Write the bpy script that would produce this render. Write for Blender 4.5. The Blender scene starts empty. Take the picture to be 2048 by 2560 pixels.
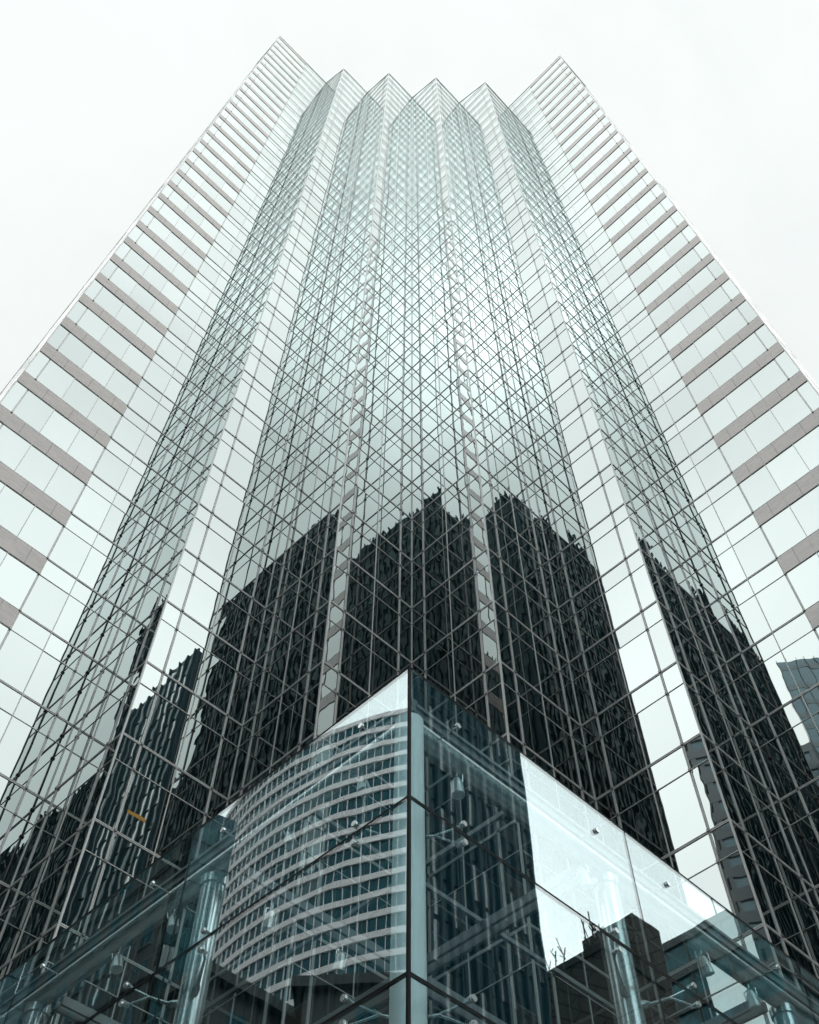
import bpy, math, random
import numpy as np
from mathutils import Vector, Matrix
random.seed(7); rng = np.random.default_rng(7)
scene = bpy.context.scene
COL = scene.collection
R = math.radians

# ------------------------------------------------------------------ camera
CAMZ = 1.65
F_PX, PITCH, ROLL = 2567.0, R(57.7107), R(-0.2555)
cam_d = bpy.data.cameras.new("camera"); cam = bpy.data.objects.new("camera", cam_d); COL.objects.link(cam)
cam_d.sensor_fit = 'HORIZONTAL'; cam_d.sensor_width = 36.0; cam_d.lens = 36.0*F_PX/2048.0
cam_d.clip_start = 0.05; cam_d.clip_end = 20000
cam.matrix_world = Matrix.Translation((0,0,CAMZ)) @ Matrix.Rotation(math.pi/2+PITCH,4,'X') @ Matrix.Rotation(-ROLL,4,'Z')
scene.camera = cam

def project(x, y, z):
    z = z-CAMZ
    fw = y*math.cos(PITCH)+z*math.sin(PITCH); up = z*math.cos(PITCH)-y*math.sin(PITCH)
    if fw < .1: return None
    return 1024+F_PX*x/fw, 1280-F_PX*up/fw

# ------------------------------------------------------------------ materials
def newmat(name):
    m = bpy.data.materials.new(name); m.use_nodes = True
    nt = m.node_tree
    for n in list(nt.nodes): nt.nodes.remove(n)
    out = nt.nodes.new('ShaderNodeOutputMaterial')
    return m, nt, out
def nd(nt, t, **kw):
    n = nt.nodes.new(t)
    for k, v in kw.items(): setattr(n, k, v)
    return n
def principled(name, col, rough=.5, metal=0., noise=None, spec=None, bump=None):
    """noise = (scale xyz, amount, dark colour) mottles the base colour"""
    m, nt, out = newmat(name)
    b = nd(nt, 'ShaderNodeBsdfPrincipled'); nt.links.new(b.outputs[0], out.inputs[0])
    b.inputs['Base Color'].default_value = (*col, 1); b.inputs['Roughness'].default_value = rough; b.inputs['Metallic'].default_value = metal
    if spec is not None: b.inputs['Specular IOR Level'].default_value = spec
    if noise:
        tc = nd(nt, 'ShaderNodeTexCoord'); mp = nd(nt, 'ShaderNodeMapping'); mp.inputs['Scale'].default_value = noise[0]
        nz = nd(nt, 'ShaderNodeTexNoise'); nz.inputs['Scale'].default_value = 1; nz.inputs['Detail'].default_value = 6; nz.inputs['Roughness'].default_value = .65
        rp = nd(nt, 'ShaderNodeValToRGB'); rp.color_ramp.elements[0].position = .5-noise[1]; rp.color_ramp.elements[1].position = .5+noise[1]
        rp.color_ramp.elements[0].color = (*noise[2], 1); rp.color_ramp.elements[1].color = (*col, 1)
        nt.links.new(tc.outputs['Object'], mp.inputs[0]); nt.links.new(mp.outputs[0], nz.inputs['Vector']); nt.links.new(nz.outputs[0], rp.inputs[0]); nt.links.new(rp.outputs[0], b.inputs['Base Color'])
        if bump:
            bp = nd(nt, 'ShaderNodeBump'); bp.inputs['Distance'].default_value = bump; nt.links.new(nz.outputs[0], bp.inputs['Height']); nt.links.new(bp.outputs[0], b.inputs['Normal'])
    return m

def wavy_normal(nt, scale, dist, stretch=(1,1,1), per_pane=True):
    tc = nd(nt, 'ShaderNodeTexCoord'); mp = nd(nt, 'ShaderNodeMapping'); mp.inputs['Scale'].default_value = stretch
    nz = nd(nt, 'ShaderNodeTexNoise', noise_dimensions='4D'); nz.inputs['Scale'].default_value = scale; nz.inputs['Detail'].default_value = 2.0; nz.inputs['Roughness'].default_value = .45
    nt.links.new(tc.outputs['Object'], mp.inputs[0]); nt.links.new(mp.outputs[0], nz.inputs['Vector'])
    if per_pane:
        ge = nd(nt, 'ShaderNodeNewGeometry'); oi = nd(nt, 'ShaderNodeObjectInfo')
        ad = nd(nt, 'ShaderNodeMath', operation='ADD'); mu = nd(nt, 'ShaderNodeMath', operation='MULTIPLY'); mu.inputs[1].default_value = 37.
        nt.links.new(ge.outputs['Random Per Island'], ad.inputs[0]); nt.links.new(oi.outputs['Random'], ad.inputs[1]); nt.links.new(ad.outputs[0], mu.inputs[0]); nt.links.new(mu.outputs[0], nz.inputs['W'])
    bp = nd(nt, 'ShaderNodeBump'); bp.inputs['Strength'].default_value = 1; bp.inputs['Distance'].default_value = dist
    nt.links.new(nz.outputs[0], bp.inputs['Height'])
    return bp

def tower_glass():
    m, nt, out = newmat("reflective_glass")
    bp = wavy_normal(nt, .65, .0040, (1,1,.7))
    # coated glass: reflects more the flatter it is seen
    lw = nd(nt, 'ShaderNodeLayerWeight'); lw.inputs['Blend'].default_value = .5
    cr = nd(nt, 'ShaderNodeValToRGB'); e = cr.color_ramp.elements
    cp = [(.28,.20),(.50,.262),(.58,.30),(.65,.44),(.76,.57),(.87,.76)]
    e[0].position = cp[0][0]; e[1].position = cp[-1][0]
    for p_, v_ in cp[1:-1]: e.new(p_)
    for q_, (p_, v_) in zip(sorted(e, key=lambda t: t.position), cp): q_.color = (v_*.93, v_*1.01, v_, 1)
    nt.links.new(lw.outputs['Facing'], cr.inputs[0])
    g = nd(nt, 'ShaderNodeBsdfGlossy'); g.inputs['Roughness'].default_value = 0.0; ge = nd(nt, 'ShaderNodeNewGeometry'); oi = nd(nt, 'ShaderNodeObjectInfo'); ad = nd(nt, 'ShaderNodeMath', operation='ADD'); fr = nd(nt, 'ShaderNodeMath', operation='FRACT'); mr = nd(nt, 'ShaderNodeMapRange'); mr.inputs['To Min'].default_value = .925; mr.inputs['To Max'].default_value = 1.02
    nt.links.new(ge.outputs['Random Per Island'], ad.inputs[0]); nt.links.new(oi.outputs['Random'], ad.inputs[1]); nt.links.new(ad.outputs[0], fr.inputs[0]); nt.links.new(fr.outputs[0], mr.inputs['Value'])
    ml = nd(nt, 'ShaderNodeMix', data_type='RGBA', blend_type='MULTIPLY'); ml.inputs[0].default_value = 1
    nt.links.new(cr.outputs[0], ml.inputs[6]); nt.links.new(mr.outputs[0], ml.inputs[7]); nt.links.new(ml.outputs[2], g.inputs['Color'])
    h = nd(nt, 'ShaderNodeBsdfGlossy'); h.inputs['Roughness'].default_value = .30; h.inputs['Color'].default_value = (.7,.75,.74,1)
    mx = nd(nt, 'ShaderNodeMixShader'); mx.inputs[0].default_value = .004
    nt.links.new(bp.outputs[0], g.inputs['Normal']); nt.links.new(g.outputs[0], mx.inputs[1]); nt.links.new(h.outputs[0], mx.inputs[2]); nt.links.new(mx.outputs[0], out.inputs[0])
    return m
def pavilion_glass():
    m, nt, out = newmat("clear_tinted_glass")
    bp = wavy_normal(nt, .55, .0022, (1,1,1))
    g = nd(nt, 'ShaderNodeBsdfGlossy'); g.inputs['Roughness'].default_value = 0.0; g.inputs['Color'].default_value = (.80,.872,.89,1)
    t = nd(nt, 'ShaderNodeBsdfTransparent'); t.inputs['Color'].default_value = (.845,.925,.935,1)
    mx = nd(nt, 'ShaderNodeMixShader'); mx.inputs[0].default_value = .205
    nt.links.new(bp.outputs[0], g.inputs['Normal']); nt.links.new(t.outputs[0], mx.inputs[1]); nt.links.new(g.outputs[0], mx.inputs[2]); nt.links.new(mx.outputs[0], out.inputs[0])
    return m
M = {}
M['glass'] = tower_glass()
M['pav'] = pavilion_glass()
M['flat'] = principled("plain_mirror_glass", (.74,.80,.79), .02, 1.0)
M['bronze'] = principled("bronze_aluminium", (.325,.335,.328), .32, .1, ((.8,.8,.12),.22,(.235,.245,.24)))
M['knob'] = principled("dark_steel", (.12,.12,.12), .35, .8)
M['band'] = principled("weathered_metal_panel", (.145,.108,.094), .16, .0, ((1.3,1.3,4.5),.15,(.062,.044,.037)), bump=.0005, spec=.75)
M['seal'] = principled("black_silicone", (.006,.007,.008), .7, spec=.1)
M['steel'] = principled("polished_steel", (.50,.53,.535), .22, .8, ((2,2,.3),.3,(.43,.46,.465)))
M['pale'] = principled("white_painted_steel", (.90,.91,.91), .30, 0, ((3,3,.6),.3,(.85,.86,.86)))
M['alu'] = principled("brushed_aluminium", (.48,.50,.50), .35, .5)
M['satin'] = principled("satin_steel", (.60,.62,.62), .26, .9, ((2,2,2),.3,(.52,.54,.54)))
M['beam'] = principled("grey_painted_steel", (.085,.105,.11), .35, .0, ((1,1,1),.3,(.065,.08,.085)))
M['dark'] = principled("black_cladding", (.040,.115,.145), .5, 0, ((.3,.3,.05),.3,(.026,.08,.103)), spec=.2)
M['teal'] = principled("dark_teal_window", (.045,.150,.170), .12, 0, ((.4,.4,.4),.10,(.017,.062,.076)), spec=.15)
M['tealb'] = principled("teal_window", (.012,.098,.125), .12, 0, ((.15,.15,.25),.2,(.008,.066,.086)), spec=.22)
M['stone'] = principled("pale_pink_stone", (.93,.86,.85), .6, 0, ((.2,.2,.5),.3,(.86,.79,.78)))
M['brown'] = principled("brown_limestone", (.075,.085,.083), .8, 0, ((.3,.3,.5),.3,(.05,.058,.058)))
M['bluewin'] = principled("blue_grey_window", (.26,.35,.39), .3, .4, ((.25,.25,.05),.2,(.20,.31,.36)))
M['bluemull'] = principled("blue_grey_metal", (.30,.37,.40), .4, .2)
M['palewin'] = principled("pale_window_blind", (.56,.62,.63), .15, .7, ((.5,.5,.6),.2,(.28,.33,.34)))
M['grey'] = principled("grey_concrete", (.40,.43,.45), .7, 0, ((.2,.2,.4),.3,(.33,.36,.38)))
M['roofing'] = principled("roof_membrane", (.2,.2,.2), .9)
M['asphalt'] = principled("asphalt", (.05,.05,.052), .9, 0, ((6,6,6),.3,(.035,.035,.037)))
M['paving'] = principled("paving", (.24,.235,.23), .85, 0, ((1.5,1.5,1.5),.3,(.19,.185,.18)))
M['lampglass'] = principled("lamp_lens", (.55,.58,.58), .2, 0)
def brick_mat():
    m, nt, out = newmat("dark_brick")
    b = nd(nt, 'ShaderNodeBsdfPrincipled'); b.inputs['Roughness'].default_value = .85; nt.links.new(b.outputs[0], out.inputs[0])
    tc = nd(nt, 'ShaderNodeTexCoord'); mp = nd(nt, 'ShaderNodeMapping'); mp.inputs['Rotation'].default_value = (R(90),0,R(45))
    br = nd(nt, 'ShaderNodeTexBrick'); br.inputs['Scale'].default_value = 1; br.inputs['Brick Width'].default_value = 2.2; br.inputs['Row Height'].default_value = .9; br.inputs['Mortar Size'].default_value = .06
    br.inputs['Color1'].default_value = (.13,.125,.11,1); br.inputs['Color2'].default_value = (.105,.10,.09,1); br.inputs['Mortar'].default_value = (.05,.05,.047,1)
    nt.links.new(tc.outputs['Object'], mp.inputs[0]); nt.links.new(mp.outputs[0], br.inputs['Vector']); nt.links.new(br.outputs[0], b.inputs['Base Color'])
    return m
M['brick'] = brick_mat()

# ------------------------------------------------------------------ mesh helpers
class MB:
    def __init__(s): s.v = []; s.f = []
    def quad(s, pts):
        n = len(s.v); s.v += [tuple(p) for p in pts]; s.f.append(tuple(range(n, n+len(pts))))
    def hexa(s, p):      # p: 4 bottom + 4 top
        n = len(s.v); s.v += [tuple(q) for q in p]
        s.f += [tuple(n+i for i in f) for f in ((3,2,1,0),(4,5,6,7),(0,1,5,4),(1,2,6,5),(2,3,7,6),(3,0,4,7))]
    def tube(s, a, b, r0, r1=None, seg=16, cap=True):
        a = Vector(a); b = Vector(b); r1 = r0 if r1 is None else r1
        d = (b-a).normalized(); x = d.orthogonal().normalized(); y = d.cross(x); n = len(s.v)
        for P, r in ((a,r0),(b,r1)):
            for i in range(seg):
                t = 2*math.pi*i/seg; s.v.append(tuple(P+x*(r*math.cos(t))+y*(r*math.sin(t))))
        for i in range(seg):
            j = (i+1) % seg; s.f.append((n+i,n+j,n+seg+j,n+seg+i))
        if cap:
            s.f.append(tuple(n+i for i in reversed(range(seg)))); s.f.append(tuple(n+seg+i for i in range(seg)))
    def path(s, pts, radii, seg=10):
        pts = [Vector(p) for p in pts]; n0 = len(s.v); x = None
        for k, P in enumerate(pts):
            d = (pts[min(k+1,len(pts)-1)]-pts[max(k-1,0)]).normalized()
            x = d.orthogonal().normalized() if x is None else (x-d*x.dot(d)).normalized()
            y = d.cross(x)
            for i in range(seg):
                t = 2*math.pi*i/seg; s.v.append(tuple(P+x*(radii[k]*math.cos(t))+y*(radii[k]*math.sin(t))))
        for k in range(len(pts)-1):
            for i in range(seg):
                j = (i+1) % seg; a = n0+k*seg; s.f.append((a+i,a+j,a+seg+j,a+seg+i))
        s.f.append(tuple(n0+i for i in reversed(range(seg)))); e = n0+(len(pts)-1)*seg; s.f.append(tuple(e+i for i in range(seg)))
    def build(s, name, mat, parent=None, base=None, smooth=False):
        base = Vector(base if base is not None else (parent_base(parent) if parent else (0,0,0)))
        me = bpy.data.meshes.new(name)
        me.from_pydata([(v[0]-base.x, v[1]-base.y, v[2]-base.z) for v in s.v], [], s.f); me.update()
        if smooth: me.polygons.foreach_set('use_smooth', [True]*len(me.polygons)); 
        o = bpy.data.objects.new(name, me); COL.objects.link(o); me.materials.append(mat)
        if parent is not None: o.parent = parent
        else: o.location = base
        if smooth:
            try: me.set_sharp_from_angle(angle=R(40))
            except Exception: pass
        return o
BASE = {}
def parent_base(p): return BASE[p.name]
def thing(name, loc, label, cat, group=None):
    o = bpy.data.objects.new(name, None); COL.objects.link(o); o.location = loc; o.empty_display_size = .5
    BASE[o.name] = Vector(loc); o['label'] = label; o['category'] = cat
    if group: o['group'] = group
    return o
def sub(mb, name, mat, parent_part, root, **kw):
    """a sub-part: child of a part (the part itself sits at the root's origin)"""
    o = mb.build(name, mat, None, base=BASE[root.name], **kw); o.location = (0,0,0); o.parent = parent_part
    return o

# ------------------------------------------------------------------ plan of the tower
AL = R(-0.30177)
e1 = np.array([math.cos(AL+math.pi/4), math.sin(AL+math.pi/4)])     # right and back
e2 = np.array([math.cos(AL-math.pi/4), math.sin(AL-math.pi/4)])     # right and forward
V3 = np.array([.126, 29.70]); L = 4.871; W = 9.72
T2 = V3-L*e1; V2 = T2-L*e2; T1 = V2-L*e1; V1 = T1-L*e2; PL = V1-W*e1
T3 = V3+L*e2; V4 = T3+L*e1; T4 = V4+L*e2; V5 = T4+L*e1; PR = V5+W*e2
FL = 3.9; Z0 = CAMZ+34.562; SP = 1.2066
def zk(k): return Z0+FL*k
RZ = lambda n: Z0+FL*n
LS = 5.6
legm = [(.83,1),(2.45,0),(4.05,1)]
wingm = [(.83,1),(2.44,0),(4.07,1),(5.70,0),(7.35,0),(9.0,1)]
flip = lambda ms, l: [(l-u,t) for u,t in ms]
sidem = [(.72,1)]+[(.72+1.63*i, 0) for i in range(1,3)]
walls = [ # start, end, mullions(u,thick), roof z at start/end, banded u-range
 (PL-LS*e2, PL, flip(sidem,LS), RZ(36.1), RZ(36.1), (0,LS)),
 (PL, V1, flip(wingm,W), RZ(36.1), RZ(36.15), (0,W-4.07)),
 (V1, T1, legm, RZ(36.15), RZ(33.95), None),
 (T1, V2, legm, RZ(33.95), RZ(34.0), None),
 (V2, T2, legm, RZ(34.0), RZ(32.95), None),
 (T2, V3, legm, RZ(32.95), RZ(33.0), None),
 (V3, T3, legm, RZ(33.0), RZ(31.97), None),
 (T3, V4, legm, RZ(31.97), RZ(32.0), None),
 (V4, T4, legm, RZ(32.0), RZ(30.97), None),
 (T4, V5, legm, RZ(30.97), RZ(31.05), None),
 (V5, PR, wingm, RZ(31.05), RZ(31.05), (4.07,W)),
 (PR, PR+LS*e1, sidem, RZ(31.05), RZ(31.05), (0,LS)),
]
tower = thing('glass_office_tower', (0,36,0), 'tall mirrored glass tower with a zigzag front and brown bands on both wings', 'skyscraper')
class Wall:
    def __init__(s, a, b, ms, z0, z1, band):
        s.a, s.b = a, b; s.len = float(np.hypot(*(b-a))); s.e = (b-a)/s.len; s.n = np.array([s.e[1], -s.e[0]]); s.ms = ms; s.z0, s.z1, s.band = z0, z1, band
    def P(s, u, z, d=0.):
        q = s.a+s.e*u+s.n*d; return (q[0], q[1], z)
    def top(s, u): return s.z0+(s.z1-s.z0)*u/s.len
    def box(s, mb, u0, u1, za, zb, d0, d1, za1=None, zb1=None):
        za1 = za if za1 is None else za1; zb1 = zb if zb1 is None else zb1
        mb.hexa([s.P(u0,za,d1), s.P(u1,za1,d1), s.P(u1,za1,d0), s.P(u0,za,d0), s.P(u0,zb,d1), s.P(u1,zb1,d1), s.P(u1,zb1,d0), s.P(u0,zb,d0)])
def visible(x, y, z):
    """rough size test: inside the frame and not behind the entrance pavilion"""
    p = project(x, y, z)
    if p is None or not (0 < p[0] < 2048 and 0 < p[1] < 2560): return False
    return p[1] < 1668+abs(p[0]-1024)*.775
def area(pts):
    q = [project(*p) for p in pts]
    if any(v is None for v in q): return 0
    c = np.mean(np.array(pts), axis=0)
    if not visible(*c): return 0
    return abs(sum(q[i][0]*q[(i+1)%4][1]-q[(i+1)%4][0]*q[i][1] for i in range(4)))/2
KMIN = -9
panes, transoms, side_panes = [], [], []
for wi, wd in enumerate(walls):
    w = Wall(*wd); us = [0]+sorted(u for u,t in w.ms)+[w.len]
    zmax = max(w.z0, w.z1); kmax = int((zmax-Z0)/FL)+1
    # mullions, each with the small clamps where the transoms cross it
    for u, t in (w.ms if 0 < wi < len(walls)-1 else []):
        mb = MB(); h = .043 if t else .018; dp = .036 if t else .026
        side = wi in (0, len(walls)-1)
        if side: dp = .003
        zt = w.top(u)-.02
        if t:   # a thick mullion is a pair of fins with a recessed groove
            w.box(mb, u-h, u-.016, 0, zt, -.03, dp); w.box(mb, u-.016, u+.016, 0, zt, -.03, dp-.02 if not side else .002); w.box(mb, u+.016, u+h, 0, zt, -.03, dp)
        else: w.box(mb, u-h, u+h, 0, zt, -.03, dp)
        nf = len(mb.f)
        if t and 0 < wi < len(walls)-1:
            kb = mb
            for k in range(KMIN, kmax+1):
                for z in (zk(k)+.02, zk(k)-SP-.02):
                    if .3 < z < zt-.1: w.box(kb, u-.045, u+.045, z-.05, z+.05, dp-.002, dp+.05)
        mo = mb.build('mullion', M['bronze'], tower)
        if len(mb.f) > nf:
            mo.data.materials.append(M['knob']); mo.data.polygons.foreach_set('material_index', [0]*nf+[1]*(len(mb.f)-nf))
    # transoms
    for k in range(KMIN, kmax+1):
        for z, thick in ((zk(k),1),(zk(k)-SP,0)):
            if z > zmax-.15 or z < .2: continue
            ua, ub = 0, w.len
            if z > min(w.z0, w.z1):
                uc = (z-w.z0)/(w.z1-w.z0)*w.len
                if w.z0 > w.z1: ub = uc
                else: ua = uc
            if ub-ua < .1: continue
            mb = MB()
            if thick:
                dq = .030 if 0 < wi < len(walls)-1 else .004; w.box(mb, ua, ub, z+.012, z+.048, -.03, dq); w.box(mb, ua, ub, z-.012, z+.012, -.03, dq-.016 if dq > .03 else .002); w.box(mb, ua, ub, z-.048, z-.012, -.03, dq)
            else: w.box(mb, ua, ub, z-.014, z+.014, -.03, .023 if 0 < wi < len(walls)-1 else .003)
            zz = .07 if thick else .03
            transoms.append((area([w.P(ua,z-zz), w.P(ub,z-zz), w.P(ub,z+zz), w.P(ua,z+zz)]) if thick or 1 else 0, mb))
    # panes and band panels
    for k in range(KMIN, kmax+1):
        for za, zb, kind in ((zk(k-1), zk(k)-SP, 'v'), (zk(k)-SP, zk(k), 's')):
            za = max(za, 0.02)
            if zb <= za: continue
            for ua, ub in zip(us, us[1:]):
                if w.band and 0 < wi < len(walls)-1 and kind == 's' and ua >= w.band[0]-.02 and ub <= w.band[1]+.02: continue
                ta, tb = w.top(ua), w.top(ub)
                if za > max(ta, tb)-.05: continue
                c = [(ua,min(za,ta)), (ub,min(za,tb)), (ub,min(zb,tb)), (ua,min(zb,ta))]
                ax, bx = np.clip(rng.normal(0,.0022,2), -.005, .005); u0, z0_ = (ua+ub)/2, (za+zb)/2
                pts = [w.P(u, z, float(np.clip(ax*(u-u0)+bx*(z-z0_), -.012, .012))) for u, z in c]
                (side_panes if wi in (0, len(walls)-1) else panes).append((area(pts), pts))
        if w.band and 0 < wi < len(walls)-1:
            za, zb = zk(k)-SP, zk(k)
            if za > .2 and za < zmax-.3:
                zb = min(zb, w.z0-.02, w.z1-.02); mb = MB(); u = w.band[0]; j = 0
                edges = [w.band[0]]+[x for x in us if w.band[0]+.05 < x < w.band[1]-.05]+[w.band[1]]
                for ua, ub in zip(edges, edges[1:]):
                    n = 2 if ub-ua > 1.2 else 1
                    for q in range(n):
                        x0 = ua+(ub-ua)*q/n; x1 = ua+(ub-ua)*(q+1)/n; dd = random.uniform(-.004,.004)
                        w.box(mb, x0+(.006 if x0 > 0 else 0), x1-.006, za+.016, zb-.05, -.02, .044+dd if 0 < wi < len(walls)-1 else .005)
                if mb.v: mb.build('spandrel_band', M['band'], tower)
    # coping along the roof edge
    mb = MB(); w.box(mb, -.05, w.len+.05, w.z0-.02, w.z0+.12, -.25, .07, w.z1-.02, w.z1+.12); mb.build('coping', M['pale'], tower)
    # corner trim
    mb = MB(); w.box(mb, -.035, .035, 0, w.z0-.03, -.03, .03); mb.build('corner_trim', M['bronze'], tower)
panes.sort(key=lambda p: -p[0])
for a, pts in panes[:100]:
    mb = MB(); mb.quad(pts); mb.build('window_pane', M['glass'], tower)
mb = MB()
for a, pts in panes[100:]: mb.quad(pts)
o = mb.build('window_glazing', M['glass'], tower); o['kind'] = 'stuff'
mb = MB()
for a, pts in side_panes: mb.quad(pts)
o = mb.build('side_glazing', M['flat'], tower); o['kind'] = 'stuff'
transoms.sort(key=lambda p: -p[0])
for a, m_ in transoms[:100]: m_.build('transom', M['bronze'], tower)
mb = MB()
for a, m_ in transoms[100:]:
    n = len(mb.v); mb.v += m_.v; mb.f += [tuple(i+n for i in f) for f in m_.f]
o = mb.build('transom_grid', M['bronze'], tower); o['kind'] = 'stuff'
# roof deck and plain rear walls
mb = MB(); foot = [Wall(*x).a for x in walls]+[walls[-1][1]]
back = foot[-1]+(-LS*e2)+np.array([0,6.]); 
zr = [x[3] for x in walls]+[walls[-1][4]]
pts = [(p[0],p[1],z-.4) for p,z in zip(foot,zr)]
cen = (0, 52, RZ(33)); bl, brr = pts[0], pts[-1]
bk = (0, 78, RZ(33.5))
for a, b in zip(pts, pts[1:]): mb.quad([a, b, cen])
mb.quad([brr, bk, cen]); mb.quad([bk, bl, cen]); mb.build('roof', M['roofing'], tower)
mb = MB(); mb.quad([(brr[0],brr[1],0),(bk[0],bk[1],0),bk,brr]); mb.quad([(bk[0],bk[1],0),(bl[0],bl[1],0),bl,bk]); mb.build('rear_wall', M['grey'], tower)

# ------------------------------------------------------------------ entrance pavilion
D = 9.5; Pc = np.array([.01, D]); PT = CAMZ+10.975; ROW = 2.335; PW = 4.76; PLEN = 23.8
pav = thing('entrance_pavilion', (0.01, D+6, 0), 'low glass entrance box with a sharp corner and steel columns before the tower', 'glass pavilion')
class Face:
    """one glass wall of the pavilion; u along the wall from the corner, d = depth inwards"""
    def __init__(s, e, nin): s.e, s.nin = e, nin
    def P(s, u, z, d=0.): q = Pc+s.e*u+s.nin*d; return Vector((q[0], q[1], z))
    def box(s, mb, u0, u1, z0, z1, d0, d1):
        p = [s.P(u0,z0,d0), s.P(u1,z0,d0), s.P(u1,z0,d1), s.P(u0,z0,d1), s.P(u0,z1,d0), s.P(u1,z1,d0), s.P(u1,z1,d1), s.P(u0,z1,d1)]
        mb.hexa(p)
FR, FLt = Face(e1, -e2), Face(-e2, e1)
zrows = [PT-ROW*i for i in range(6)]+[.05]
for fc in (FR, FLt):
    for i in range(5):
        u0, u1 = i*PW+(.038 if i == 0 else .012), (i+1)*PW-.012
        for za, zb in zip(zrows[1:], zrows):
            if zb-za < .3: continue
            mb = MB(); fc.box(mb, u0, u1, za+.016, zb-.016, 0, .022); mb.build('glass_panel', M['pav'], pav)
        mb = MB(); fc.box(mb, u1+.0, u1+.024, .05, PT-.01, .004, .020); mb.build('joint_seal', M['seal'], pav)
    for zr_ in zrows[1:-1]:
        mb = MB(); fc.box(mb, .036, PLEN, zr_-.024, zr_+.024, .002, .021); mb.build('joint_seal', M['seal'], pav)
    mb = MB(); fc.box(mb, .0, PLEN, PT-.012, PT+.016, -.004, .028); mb.build('top_edge', M['seal'], pav)
    # tube beam and its gutter plates
    zc = CAMZ+10.46; mb = MB(); mb.tube(fc.P(.55,zc,.48), fc.P(PLEN,zc,.48), .17, seg=28); mb.build('tube_beam', M['satin'], pav, smooth=True)
    g = MB(); fc.box(g, .30, PLEN, CAMZ+10.80, CAMZ+10.86, .33, .46); fc.box(g, .30, PLEN, CAMZ+10.66, CAMZ+10.80, .36, .43); fc.box(g, .30, PLEN, CAMZ+10.615, CAMZ+10.66, .33, .46); g.build('gutter', M['beam'], pav)
    # rods from beam to the top row of panels
    u = .95; us_ = []
    for j in range(5):
        us_ += [j*PW+.94, (j+1)*PW-.80]
    for u in us_:
        rd = MB(); rd.tube(fc.P(u,CAMZ+10.49,-.012), fc.P(u,CAMZ+10.49,.34), .014, seg=10); ro_ = rd.build('tie_rod', M['steel'], pav, smooth=True)
        b = MB(); b.tube(fc.P(u,CAMZ+10.49,-.035), fc.P(u,CAMZ+10.49,-.001), .042, .046, seg=18); sub(b, 'bolt', M['steel'], ro_, pav, smooth=True)
    # columns behind the joints
    for j in range(1,5):
        c = MB(); P0 = fc.P(j*PW,0,.52); c.tube((P0.x,P0.y,0),(P0.x,P0.y,CAMZ+10.33),.19, seg=32); c.tube((P0.x,P0.y,CAMZ+10.18),(P0.x,P0.y,CAMZ+10.32),.215, seg=32); c.build('column', M['steel'], pav, smooth=True)
    # spider fittings
    def spider(root, hub, targets):
        s_ = MB(); h = Vector(hub); r0 = Vector(root); mid = r0.lerp(h,.35)+Vector((0,0,-.035))
        s_.path([r0, r0.lerp(mid,.55), mid, h], [.052,.055,.030,.017]); 
        for t in targets:
            t = Vector(t); s_.path([h, h.lerp(t,.5), t], [.017,.015,.013])
        so = s_.build('spider_fitting', M['steel'], pav, smooth=True)
        return so
    for zr_ in zrows[1:5]:
        for j in range(0,5):
            for sgn in ((1,) if j == 0 else (1,-1)):
                ub = j*PW+(.955 if sgn > 0 else -.80)
                hub = fc.P(ub-sgn*.26, zr_-.045, .26)
                if j == 0: rootp = fc.P(.64, zr_-.10, .60)
                else: rootp = fc.P(j*PW+sgn*.17, zr_-.30, .44)
                if j == 0: rootp = fc.P(.30, zr_-.20, .36)
                tg = [fc.P(ub, zr_+.135, .05), fc.P(ub, zr_-.15, .05)]
                so = spider(rootp, hub, tg)
                for t in (.135, -.15):
                    b = MB(); b.tube(fc.P(ub,zr_+t,-.035), fc.P(ub,zr_+t,-.001), .040, .045, seg=18); b.tube(fc.P(ub,zr_+t,.023), fc.P(ub,zr_+t,.11), .030, .024, seg=14); sub(b, 'bolt', M['steel'], so, pav, smooth=True)
    # roof beams square to this wall
    for u in [4.30, 9.05, 13.8]:
        b = MB(); ln = 13.
        fc.box(b, u-.17, u-.11, CAMZ+10.16, CAMZ+10.32, .60, ln); fc.box(b, u+.05, u+.11, CAMZ+10.16, CAMZ+10.32, .60, ln); b.build('roof_beam', M['beam'], pav)
    for u in [2.62]:
        b = MB(); fc.box(b, u-.03, u+.03, CAMZ+10.37, CAMZ+10.45, .62, 13.); b.build('roof_purlin', M['beam'], pav)
# corner column and black corner joint
c = MB(); cx, cy = Pc[0], Pc[1]+.62; c.tube((cx,cy,0),(cx,cy,CAMZ+10.52),.20, seg=40); c.build('column', M['pale'], pav, smooth=True)
mb = MB(); q = .036
mb.hexa([(*(Pc+a),z) for z in (.04,PT+.012) for a in (e1*0-e2*0, e1*q, e1*q-e2*q, -e2*q)]); mb.build('corner_post', M['seal'], pav)

# spotlights hanging under the beams
def spotlight(pos, fc, label, tilt):
    b0 = Vector(pos); t = thing('spotlight', tuple(b0), label, 'spotlight', 'spotlights under the pavilion beams')
    d = Vector((fc.e[0]*tilt, fc.e[1]*tilt, -1)).normalized()
    a = MB(); a.tube(b0-d*.03, b0+d*.19, .075, .098, seg=24); a.tube(b0-d*.09, b0-d*.03, .05, .075, seg=24)
    body = a.build('housing', M['alu'], t, smooth=True)
    l = MB(); l.tube(b0+d*.19, b0+d*.197, .082, seg=24); l.build('lens', M['lampglass'], t, smooth=True)
    s = MB(); n = Vector((fc.nin[0], fc.nin[1], 0))
    s.path([b0+n*.1+d*.02, b0+n*.11-d*.1, b0-d*.14, b0-n*.11-d*.1, b0-n*.1+d*.02], [.011]*5, seg=8); s.tube(b0-d*.13, (b0.x,b0.y,CAMZ+10.31), .016, seg=10); s.build('bracket', M['satin'], t, smooth=True)
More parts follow.
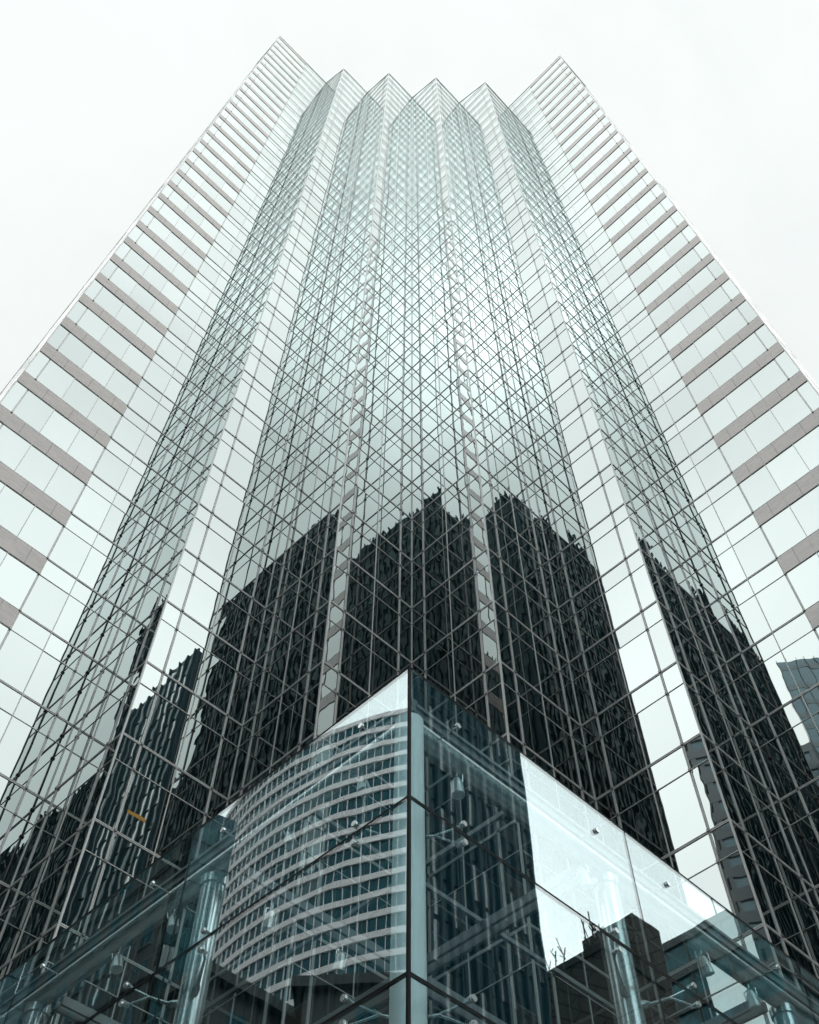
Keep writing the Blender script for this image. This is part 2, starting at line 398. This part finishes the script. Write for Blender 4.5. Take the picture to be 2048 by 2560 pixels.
spot_r = [(1.42,'spotlight on the right beam nearest the glass corner, aimed straight down',.05),(4.14,'spotlight on the right beam seen against the bright reflected sky',.25),(7.15,'spotlight on the right beam just before the second panel joint',.3),(8.45,'spotlight on the right beam beyond the brick building reflection',.1)]
spot_l = [(1.40,'spotlight on the left beam nearest the glass corner',.25),(2.94,'spotlight on the left beam in front of the reflected pale bands, second from the corner',.3),(5.67,'spotlight on the left beam just left of the polished column',.3),(7.11,'spotlight on the left beam further down, fourth from the corner',.3)]
for u, lb, t in spot_r: p_ = FR.P(u, CAMZ+10.06, .48); spotlight(p_, FR, lb, t)
for u, lb, t in spot_l: p_ = FLt.P(u, CAMZ+10.06, .48); spotlight(p_, FLt, lb, -t)
for u, d_, lb in ((4.28,1.30,'spotlight inside the pavilion on the double roof beam behind the left glass, nearer the wall'),(4.28,2.75,'spotlight inside the pavilion on the double roof beam behind the left glass, deeper in')):
    p_ = FLt.P(u, CAMZ+9.82, d_); spotlight(p_, FLt, lb, .2)

# ------------------------------------------------------------------ buildings seen only in the glass
def XY(a, b): q = e1*a+e2*b; return (q[0], q[1])      # street-grid coordinates to the world
def gridbox(mb, a0, a1, b0, b1, z0, z1):
    c = [XY(a0,b0), XY(a1,b0), XY(a1,b1), XY(a0,b1)]
    mb.hexa([(*p,z0) for p in reversed(c)]+[(*p,z1) for p in reversed(c)])
def ebox(mb, o, ex, u0, u1, d0, d1, z0, z1):
    """box along a facade: o start point, ex unit direction, outward normal = (ey,-ex)"""
    n = np.array([ex[1], -ex[0]]); P = lambda u, d, z: (*(o+ex*u+n*d), z)
    mb.hexa([P(u0,d1,z0), P(u1,d1,z0), P(u1,d0,z0), P(u0,d0,z0), P(u0,d1,z1), P(u1,d1,z1), P(u1,d0,z1), P(u0,d0,z1)])
def facade_dirs(a0, a1, b0, b1):
    A, B, C_, D_ = (np.array(XY(*p)) for p in ((a0,b0),(a1,b0),(a1,b1),(a0,b1)))
    # anticlockwise walk so that (ey,-ex) points outwards
    ring = [A, D_, C_, B]
    cr = (ring[1]-ring[0])[0]*(ring[2]-ring[1])[1]-(ring[1]-ring[0])[1]*(ring[2]-ring[1])[0]
    if cr < 0: ring = ring[::-1]
    return [(ring[i], (ring[(i+1)%4]-ring[i])/np.hypot(*(ring[(i+1)%4]-ring[i])), float(np.hypot(*(ring[(i+1)%4]-ring[i])))) for i in range(4)]

# black tower across the crossing (behind the camera)
def black_tower(name, a0, a1, b0, b1, h, label, fin=1.35):
    t = thing(name, (*XY((a0+a1)/2,(b0+b1)/2),0), label, 'building')
    mb = MB(); gridbox(mb, a0, a1, b0, b1, 0, h); mb.build('wall', M['dark'], t)
    f = MB(); g = MB(); sp = MB()
    for o_, ex, ln in facade_dirs(a0,a1,b0,b1):
        n = max(1, int(ln/fin)); st = ln/n
        for i in range(n+1): ebox(f, o_, ex, max(0,i*st-.13), min(ln,i*st+.13), .0, .28, 0, h+.6)
        z = 6.
        while z < h-3:
            for i in range(n):
                if random.random() < .82: ebox(g, o_, ex, i*st+.2, (i+1)*st-.2, .0, .08, z, z+2.5)
            z += 3.9
    f.build('fin', M['dark'], t); o = g.build('window', M['teal'], t); o['kind'] = 'stuff'
    r = MB(); gridbox(r, a0+8, a1-8, b0+6, b1-6, h, h+5); r.build('roof_plant', M['dark'], t)
    return t
black_tower('dark_office_tower', -92, -28.3, 22.8, 59, 160, 'black office tower with close vertical fins mirrored in the middle of the zigzag glass')
black_tower('dark_office_block', -92, -29.5, 61.5, 112, 118, 'black office block mirrored low down in the left wing of the tower')

# striped tower across the right-hand street
def striped_tower():
    a0, a1, b0, b1, h = 40.3, 52.8, 26.4, 60, 101
    t = thing('striped_office_tower', (*XY(46,43),0), 'dark office tower with narrow vertical strips of windows mirrored in the right pavilion glass', 'building')
    mb = MB(); gridbox(mb, a0, a1, b0, b1, 0, h); mb.build('wall', M['dark'], t)
    f = MB(); g = MB(); g2 = MB()
    for o_, ex, ln in facade_dirs(a0,a1,b0,b1):
        n = max(2, int(round(ln/(1.05 if ln < 20 else 1.6)))); st = ln/n
        for i in range(n+1):
            wd = .24 if i % 4 else .46
            ebox(f, o_, ex, max(0,i*st-wd/2), min(ln,i*st+wd/2), 0, .35, 0, h)
        for i in range(n):
            if i % 4 == 3 and random.random() < .6: continue
            z = 4.5
            while z < h-2.5:
                tgt = g2 if random.random() < .5 else g
                ebox(tgt, o_, ex, i*st+.14, (i+1)*st-.14, 0, .10, z, z+2.9); z += 3.3
    f.build('fin', M['dark'], t); o = g.build('window', M['tealb'], t); o['kind'] = 'stuff'; o = g2.build('window_blind', M['palewin'], t); o['kind'] = 'stuff'
    m, nt, out = newmat("amber_light"); em = nd(nt, 'ShaderNodeEmission'); em.inputs['Color'].default_value = (1,.58,.16,1); em.inputs['Strength'].default_value = .6; nt.links.new(em.outputs[0], out.inputs[0])
    k = MB(); gridbox(k, a0-2.5, a0-.02, 28.6, 28.75, 75.4, 75.68); k.build('amber_light_strip', m, t)  # added glowing strip, stands in for an amber ceiling light behind the office glass
striped_tower()

# brick building with aerials
t = thing('brick_building', (*XY(66,40),0), 'dark brick building with cluttered roof aerials mirrored in the right pavilion glass', 'building')
mb = MB(); gridbox(mb, 63.2, 71, 28, 54, 0, 52.8); gridbox(mb, 69.2, 73, 28.2, 34, 0, 59.5); mb.build('wall', M['brick'], t)
mb = MB(); gridbox(mb, 63.0, 71.2, 27.8, 54.2, 52.8, 53.4); mb.build('parapet', M['brown'], t)
mb = MB()
for o_, ex, ln in facade_dirs(63.2,71,28,54):
    z = 5
    while z < 48:
        for i in range(int(ln/6)):
            ebox(mb, o_, ex, 2.5+6*i, 4.1+6*i, -.2, .05, z, z+2.6)
        z += 7.8
o = mb.build('window', M['teal'], t); o['kind'] = 'stuff'
mb = MB()
for i in range(44):
    a, b = (random.uniform(63.3,64.2), random.uniform(28.4,52)) if i % 2 else (random.uniform(63.6,70.6), random.uniform(28.2,30)); P = XY(a,b); h = random.uniform(1.2,4.2); z0 = 53.3
    mb.tube((*P,z0), (P[0]+random.uniform(-.6,.6),P[1]+random.uniform(-.6,.6),z0+h), .055, seg=5)
    for j in range(3):
        z = z0+h*random.uniform(.3,1); q = random.uniform(-1.3,1.3)
        mb.tube((P[0]-q,P[1]-q*.4,z), (P[0]+q,P[1]+q*.4,z+random.uniform(-.7,.7)), .04, seg=5)
mb.build('roof_aerial', M['knob'], t)

def banded(name, a0, a1, b0, b1, h, label, wallm, winm, fl=3.9, bandh=1.5, mull=3.0):
    t = thing(name, (*XY((a0+a1)/2,(b0+b1)/2),0), label, 'building')
    mb = MB(); gridbox(mb, a0, a1, b0, b1, 0, h-.5); o = mb.build('window', winm, t)
    s = MB(); m_ = MB(); z = 0.
    while z < h:
        gridbox(s, a0-.3, a1+.3, b0-.3, b1+.3, z, min(z+bandh,h)); z += fl
    s.build('wall', wallm, t)
    for o_, ex, ln in facade_dirs(a0,a1,b0,b1):
        for i in range(1, int(ln/mull)): ebox(m_, o_, ex, i*mull-.08, i*mull+.08, 0, .2, 0, h-.6)
    m_.build('mullion', wallm, t)
    return t
t = banded('banded_building', 95, 125, 28, 62, 75, 'brown building with pale horizontal bands mirrored at the right end of the pavilion', M['brown'], M['teal'], 3.9, 1.3, 5)
mb = MB(); P = XY(97,34); mb.tube((*P,75),(*P,79),.12,seg=6); mb.tube((P[0],P[1],79),(P[0]-5,P[1]+3,82.5),.12,seg=6); mb.build('roof_davit', M['knob'], t)

# curved banded tower, mirrored in the left pavilion glass
t = thing('curved_tower', (-190.6,-3.7,0), 'curved tower with pale bands and teal window strips mirrored in the left pavilion glass', 'building')
cx, cy, rad, h = -195.0, -3.2, 60.5, 158.
A0, A1, NS = math.radians(-1), math.radians(165), 120
def arc(r): return [(cx+r*math.cos(A0+(A1-A0)*i/NS), cy+r*math.sin(A0+(A1-A0)*i/NS)) for i in range(NS+1)]
def arcprism(mb, r, z0, z1):
    q = arc(r); n = len(q); k = len(mb.v); mb.v += [(*p,z0) for p in q]+[(*p,z1) for p in q]
    mb.f += [(k+i,k+i+1,k+n+i+1,k+n+i) for i in range(n-1)]+[(k+n-1,k,k+n,k+2*n-1), tuple(k+i for i in reversed(range(n))), tuple(k+n+i for i in range(n))]
def ring(mb, r0, r1, z0, z1):
    qs = [[(*p,z) for p in arc(r)] for r, z in ((r0,z0),(r1,z0),(r1,z1),(r0,z1))]; n = NS+1; k = len(mb.v)
    for q in qs: mb.v += q
    for j in range(4):
        a, b = k+j*n, k+((j+1) % 4)*n; mb.f += [(a+i,a+i+1,b+i+1,b+i) for i in range(NS)]
    mb.f += [(k,k+n,k+2*n,k+3*n), (k+NS,k+3*n+NS,k+2*n+NS,k+n+NS)]
mb = MB(); arcprism(mb, rad, 0, h-1); mb.build('window', M['tealb'], t)
mb = MB(); z = 0.
while z < h: ring(mb, rad-.3, rad+.35, z, z+1.2); z += 3.9
mb.build('wall', M['stone'], t)
mb = MB()
for i in range(1, 102):
    a = A0+(A1-A0)*i/102; c_, s_ = math.cos(a), math.sin(a); ex = np.array([-s_,c_])
    ebox(mb, np.array([cx+rad*c_,cy+rad*s_]), ex, -.04, .04, -.1, .25, 0, h-1.2)
mb.build('mullion', M['stone'], t)

# low limestone blocks across the left-hand street
def limestone(name, poly, h, label):
    t = thing(name, (*np.mean(np.array(poly),axis=0),0), label, 'building')
    mb = MB(); n = len(poly); mb.v = [(*p,0) for p in poly]+[(*p,h) for p in poly]
    mb.f = [(i,(i+1)%n,n+(i+1)%n,n+i) for i in range(n)]+[tuple(range(n,2*n))]; mb.build('wall', M['brown'], t)
    g = MB(); fr = MB(); cn = MB()
    for i in range(n):
        a, b = np.array(poly[i]), np.array(poly[(i+1)%n]); ln = float(np.hypot(*(b-a))); ex = (b-a)/ln
        z = 3.
        while z < h-4:
            for j in range(int((ln-1)/3.4)):
                u = 1.2+3.4*j; ebox(g, a, ex, u, u+1.7, -.1, .03, z, z+2.3); ebox(fr, a, ex, u-.15, u+1.85, 0, .18, z-.25, z-.02); ebox(fr, a, ex, u+.8, u+.9, 0, .06, z, z+2.3)
            z += 4.0
        for zz, dd in ((h-1.2,.9),(h-5.2,.45),(h-17,.4),(h-29,.4)): ebox(cn, a, ex, -dd, ln+dd, 0, dd, zz, zz+.9)
    o = g.build('window', M['tealb'], t); o['kind'] = 'stuff'
    o = fr.build('window_sill', M['brown'], t); o['kind'] = 'stuff'; cn.build('cornice', M['brown'], t)
limestone('limestone_building', [(-71.6,32.5), (-105.8,68.2), (-140,76), (-104,41)], 84, 'tall brown limestone block with sash windows mirrored at the left pavilion end')
limestone('limestone_house', [XY(-28,-64.5), XY(-28,-69.3), XY(-37,-69.3), XY(-37,-64.5)], 52, 'lower brown limestone building with a deep cornice mirrored left of the curved bands')
limestone('limestone_annex', [(-67.2,18.6),(-66.6,8),(-66,-4),(-90,-4),(-90,18.6)][::-1], 52, 'dark limestone building with a straight cornice mirrored right below the curved bands')
def glassblock():
    t = thing('glass_block', (-98,52,0), 'glass office block with pale panels mirrored left of the curved tower', 'building')
    A = np.array([-97.,33.]); ex = np.array([.50,.866]); h = 94.
    n = np.array([ex[1],-ex[0]]); p = [A, A+ex*40, A+ex*40-n*24, A-n*24]
    mb = MB(); mb.hexa([(*q,0) for q in p]+[(*q,h) for q in p]); mb.build('wall', M['dark'], t)
    g = MB(); g2 = MB()
    for (o_, e_, ln) in ((A,ex,40.),(A-n*24,n,24.)):
        z = 2.
        while z < h-3:
            for i in range(int(ln/2.2)):
                blk = (int(z/15)+int(i/5)) % 3
                ebox(g2 if (blk == 0 or random.random() < .05) else g, o_, e_, i*2.2+.08, i*2.2+2.1, 0, .12, z, z+2.8)
            z += 3.0
    o = g.build('window', M['teal'], t); o['kind'] = 'stuff'; o = g2.build('pale_panel', M['palewin'], t); o['kind'] = 'stuff'
glassblock()

# two towers further down the left-hand street
def rotbox(mb, c, ex, w_, d_, z0, z1):
    ex = np.array(ex)/np.hypot(*ex); n = np.array([ex[1],-ex[0]]); p = [c, c+ex*w_, c+ex*w_-n*d_, c-n*d_]
    mb.hexa([(*q,z0) for q in p]+[(*q,z1) for q in p]); return ex, n
t = thing('grey_tower', (-100,-20,0), 'grey stone tower with dark window strips mirrored beside the right wing', 'building')
def slab(mb, o_, ex, ln, dep, out_, z0, z1):
    p = [o_-ex*out_+0*dep, o_+ex*(ln+out_), o_+ex*(ln+out_)+dep, o_-ex*out_+dep]; mb.hexa([(*q,z0) for q in p]+[(*q,z1) for q in p])
o_ = np.array([-91.,-11.]); ex = np.array([-80.,-40.])-o_; ln = float(np.hypot(*ex)); ex /= ln; n_ = np.array([-ex[1], ex[0]]); n_ = n_ if n_@o_ < 0 else -n_
dep = np.array([-.945,-.327])*28
mb = MB(); slab(mb, o_, ex, ln, dep, 0, 0, 130); mb.build('window', M['bluewin'], t)
mb = MB(); z = 0
while z < 131: slab(mb, o_+n_*.3, ex, ln, dep, .3, z, min(z+1.9,131.5)); z += 3.9
for i in range(0,11): slab(mb, o_+n_*.25+ex*i*2.9, ex, .7, dep*.02, 0, 0, 130)
mb.build('wall', M['grey'], t)
t = thing('blue_glass_tower', (-80,-50,0), 'pale blue glass tower mirrored at the far right of the right wing', 'building')
o_ = np.array([-64.,-14.]); ex = np.array([-59.,-62.])-o_; ln = float(np.hypot(*ex)); ex /= ln; n_ = np.array([1.,0.])
dep = np.array([-.89,-.456])*30
mb = MB(); slab(mb, o_, ex, ln, dep, 0, 0, 126); mb.build('window', M['bluewin'], t)
mb = MB()
for i in range(0,33): slab(mb, o_+n_*.16+ex*i*1.5, ex, .10, dep*.005, 0, 0, 126.4)
mb.build('mullion', M['bluemull'], t)
mb = MB(); z = 3.
while z < 126: slab(mb, o_+n_*.05, ex, ln, dep*.001, 0, z, z+1.0); z += 3.9
mb.build('spandrel', M['bluemull'], t)

# ------------------------------------------------------------------ ground
def sheet(name, pts, z, mat):
    mb = MB(); mb.quad([(*p,z) for p in pts]); o = mb.build(name, mat); o['kind'] = 'structure'; return o
sheet('ground', [(-3000,-3000),(3000,-3000),(3000,3000),(-3000,3000)], 0, M['asphalt'])
def kerb_slab(name, a0, a1, b0, b1):
    mb = MB(); gridbox(mb, a0, a1, b0, b1, -.05, .13); o = mb.build(name, M['paving']); o['kind'] = 'structure'
# the tower's own pavement, in front of its side walls, out to the kerbs behind the camera
kerb_slab('pavement', -7, 60, -70, 7)
kerb_slab('pavement', -120, -24, 19, 120); kerb_slab('pavement', 24, 140, 21, 100); kerb_slab('pavement', -60, -23.5, -140, -30)
mb = MB()
for i in range(-20,30):
    if -24 < i*6 < 22: continue
    gridbox(mb, i*6, i*6+3, 13.9, 14.05, .002, .006)
o = mb.build('road_marking', principled("white_road_paint", (.7,.7,.68), .8)); o['kind'] = 'structure'

# ------------------------------------------------------------------ haze
HAZE = 0.0
mb = MB(); a = 420.; mb.hexa([(-a,-a,-1),(a,-a,-1),(a,a,-1),(-a,a,-1),(-a,-a,196),(a,-a,196),(a,a,196),(-a,a,196)])
if HAZE > 0:
    m, nt, out = newmat("city_haze")
    v = nd(nt, 'ShaderNodeVolumePrincipled'); v.inputs['Density'].default_value = HAZE; v.inputs['Color'].default_value = (.93,.97,.97,1); v.inputs['Anisotropy'].default_value = .2
    nt.links.new(v.outputs[0], out.inputs['Volume'])
    hz = mb.build('haze', m); hz['kind'] = 'stuff'

# ------------------------------------------------------------------ sky and sun
SUN_AZ, SUN_EL = R(-166.3), R(66.2)          # azimuth from +Y towards +X
sd = Vector((math.sin(SUN_AZ)*math.cos(SUN_EL), math.cos(SUN_AZ)*math.cos(SUN_EL), math.sin(SUN_EL)))
ld = bpy.data.lights.new('sun', 'SUN'); ld.energy = 0.5; ld.angle = R(180); ld.color = (1,.97,.92)
lo = bpy.data.objects.new('sun', ld); COL.objects.link(lo); lo.rotation_euler = sd.to_track_quat('Z','Y').to_euler()
w = bpy.data.worlds.new("World"); scene.world = w; w.use_nodes = True; nt = w.node_tree
for n in list(nt.nodes): nt.nodes.remove(n)
out = nd(nt, 'ShaderNodeOutputWorld'); bg = nd(nt, 'ShaderNodeBackground'); bg.inputs['Strength'].default_value = 0.15
sky = nd(nt, 'ShaderNodeTexSky', sky_type='NISHITA'); sky.sun_disc = False; sky.sun_elevation = SUN_EL; sky.sun_rotation = SUN_AZ; sky.air_density = 1.0; sky.dust_density = 2.0; sky.ozone_density = 1.0
hs = nd(nt, 'ShaderNodeHueSaturation'); hs.inputs['Saturation'].default_value = .10
# cloud deck: thinner and brighter towards the sun's side and lower down, duller behind the tower
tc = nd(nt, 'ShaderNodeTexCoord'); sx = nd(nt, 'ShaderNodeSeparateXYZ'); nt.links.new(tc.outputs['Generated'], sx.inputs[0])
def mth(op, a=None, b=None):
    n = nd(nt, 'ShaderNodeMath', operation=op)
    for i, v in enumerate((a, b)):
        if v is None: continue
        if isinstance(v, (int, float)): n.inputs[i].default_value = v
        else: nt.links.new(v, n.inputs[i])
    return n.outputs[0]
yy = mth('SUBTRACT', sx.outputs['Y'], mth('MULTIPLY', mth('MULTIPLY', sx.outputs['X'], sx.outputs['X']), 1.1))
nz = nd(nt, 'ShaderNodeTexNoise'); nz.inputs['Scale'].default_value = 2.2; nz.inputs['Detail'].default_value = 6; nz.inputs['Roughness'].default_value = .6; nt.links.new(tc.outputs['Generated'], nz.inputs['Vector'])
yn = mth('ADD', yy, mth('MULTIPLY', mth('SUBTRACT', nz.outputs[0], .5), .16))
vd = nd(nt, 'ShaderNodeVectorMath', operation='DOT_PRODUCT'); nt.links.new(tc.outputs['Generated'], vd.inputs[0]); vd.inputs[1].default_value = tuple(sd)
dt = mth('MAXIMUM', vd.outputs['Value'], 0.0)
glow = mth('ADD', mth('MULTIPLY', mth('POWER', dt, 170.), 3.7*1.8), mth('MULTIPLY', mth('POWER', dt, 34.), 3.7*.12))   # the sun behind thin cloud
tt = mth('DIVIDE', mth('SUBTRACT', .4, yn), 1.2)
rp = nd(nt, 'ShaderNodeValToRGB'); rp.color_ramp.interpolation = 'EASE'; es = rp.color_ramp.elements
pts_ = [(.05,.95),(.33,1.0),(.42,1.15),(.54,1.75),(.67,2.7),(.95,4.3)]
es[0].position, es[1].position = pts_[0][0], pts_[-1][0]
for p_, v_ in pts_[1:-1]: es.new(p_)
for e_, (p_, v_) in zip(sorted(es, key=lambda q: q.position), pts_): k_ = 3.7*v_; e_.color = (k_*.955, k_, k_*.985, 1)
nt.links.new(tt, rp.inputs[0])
mx = nd(nt, 'ShaderNodeMix', data_type='RGBA'); mx.inputs[0].default_value = .94
nt.links.new(sky.outputs[0], hs.inputs['Color'])
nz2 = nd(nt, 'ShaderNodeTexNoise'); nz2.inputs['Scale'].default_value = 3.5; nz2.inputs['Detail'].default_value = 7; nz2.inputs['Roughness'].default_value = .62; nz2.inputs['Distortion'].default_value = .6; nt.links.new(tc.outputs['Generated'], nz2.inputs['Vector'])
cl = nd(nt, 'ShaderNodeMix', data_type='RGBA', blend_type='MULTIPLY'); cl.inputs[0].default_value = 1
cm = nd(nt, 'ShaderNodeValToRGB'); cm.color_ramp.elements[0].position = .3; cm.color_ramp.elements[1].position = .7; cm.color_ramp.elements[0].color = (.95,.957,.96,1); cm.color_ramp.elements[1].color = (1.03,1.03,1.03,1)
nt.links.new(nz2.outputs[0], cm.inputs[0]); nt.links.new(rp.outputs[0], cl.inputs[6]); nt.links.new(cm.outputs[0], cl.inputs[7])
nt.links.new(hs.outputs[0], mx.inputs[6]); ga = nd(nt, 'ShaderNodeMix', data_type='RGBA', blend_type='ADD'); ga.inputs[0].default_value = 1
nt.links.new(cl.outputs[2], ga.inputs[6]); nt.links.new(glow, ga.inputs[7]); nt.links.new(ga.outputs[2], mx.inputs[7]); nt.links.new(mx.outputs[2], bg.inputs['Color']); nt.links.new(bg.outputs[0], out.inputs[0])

scene.view_settings.view_transform = 'Standard'; scene.view_settings.look = 'None'; scene.view_settings.exposure = 0.85; scene.view_settings.gamma = 1.0
scene.render.engine = 'CYCLES'
cy_ = scene.cycles
cy_.max_bounces = 10; cy_.glossy_bounces = 7; cy_.diffuse_bounces = 3; cy_.transparent_max_bounces = 14; cy_.transmission_bounces = 4; cy_.volume_bounces = 0
cy_.caustics_reflective = True; cy_.sample_clamp_indirect = 6.0
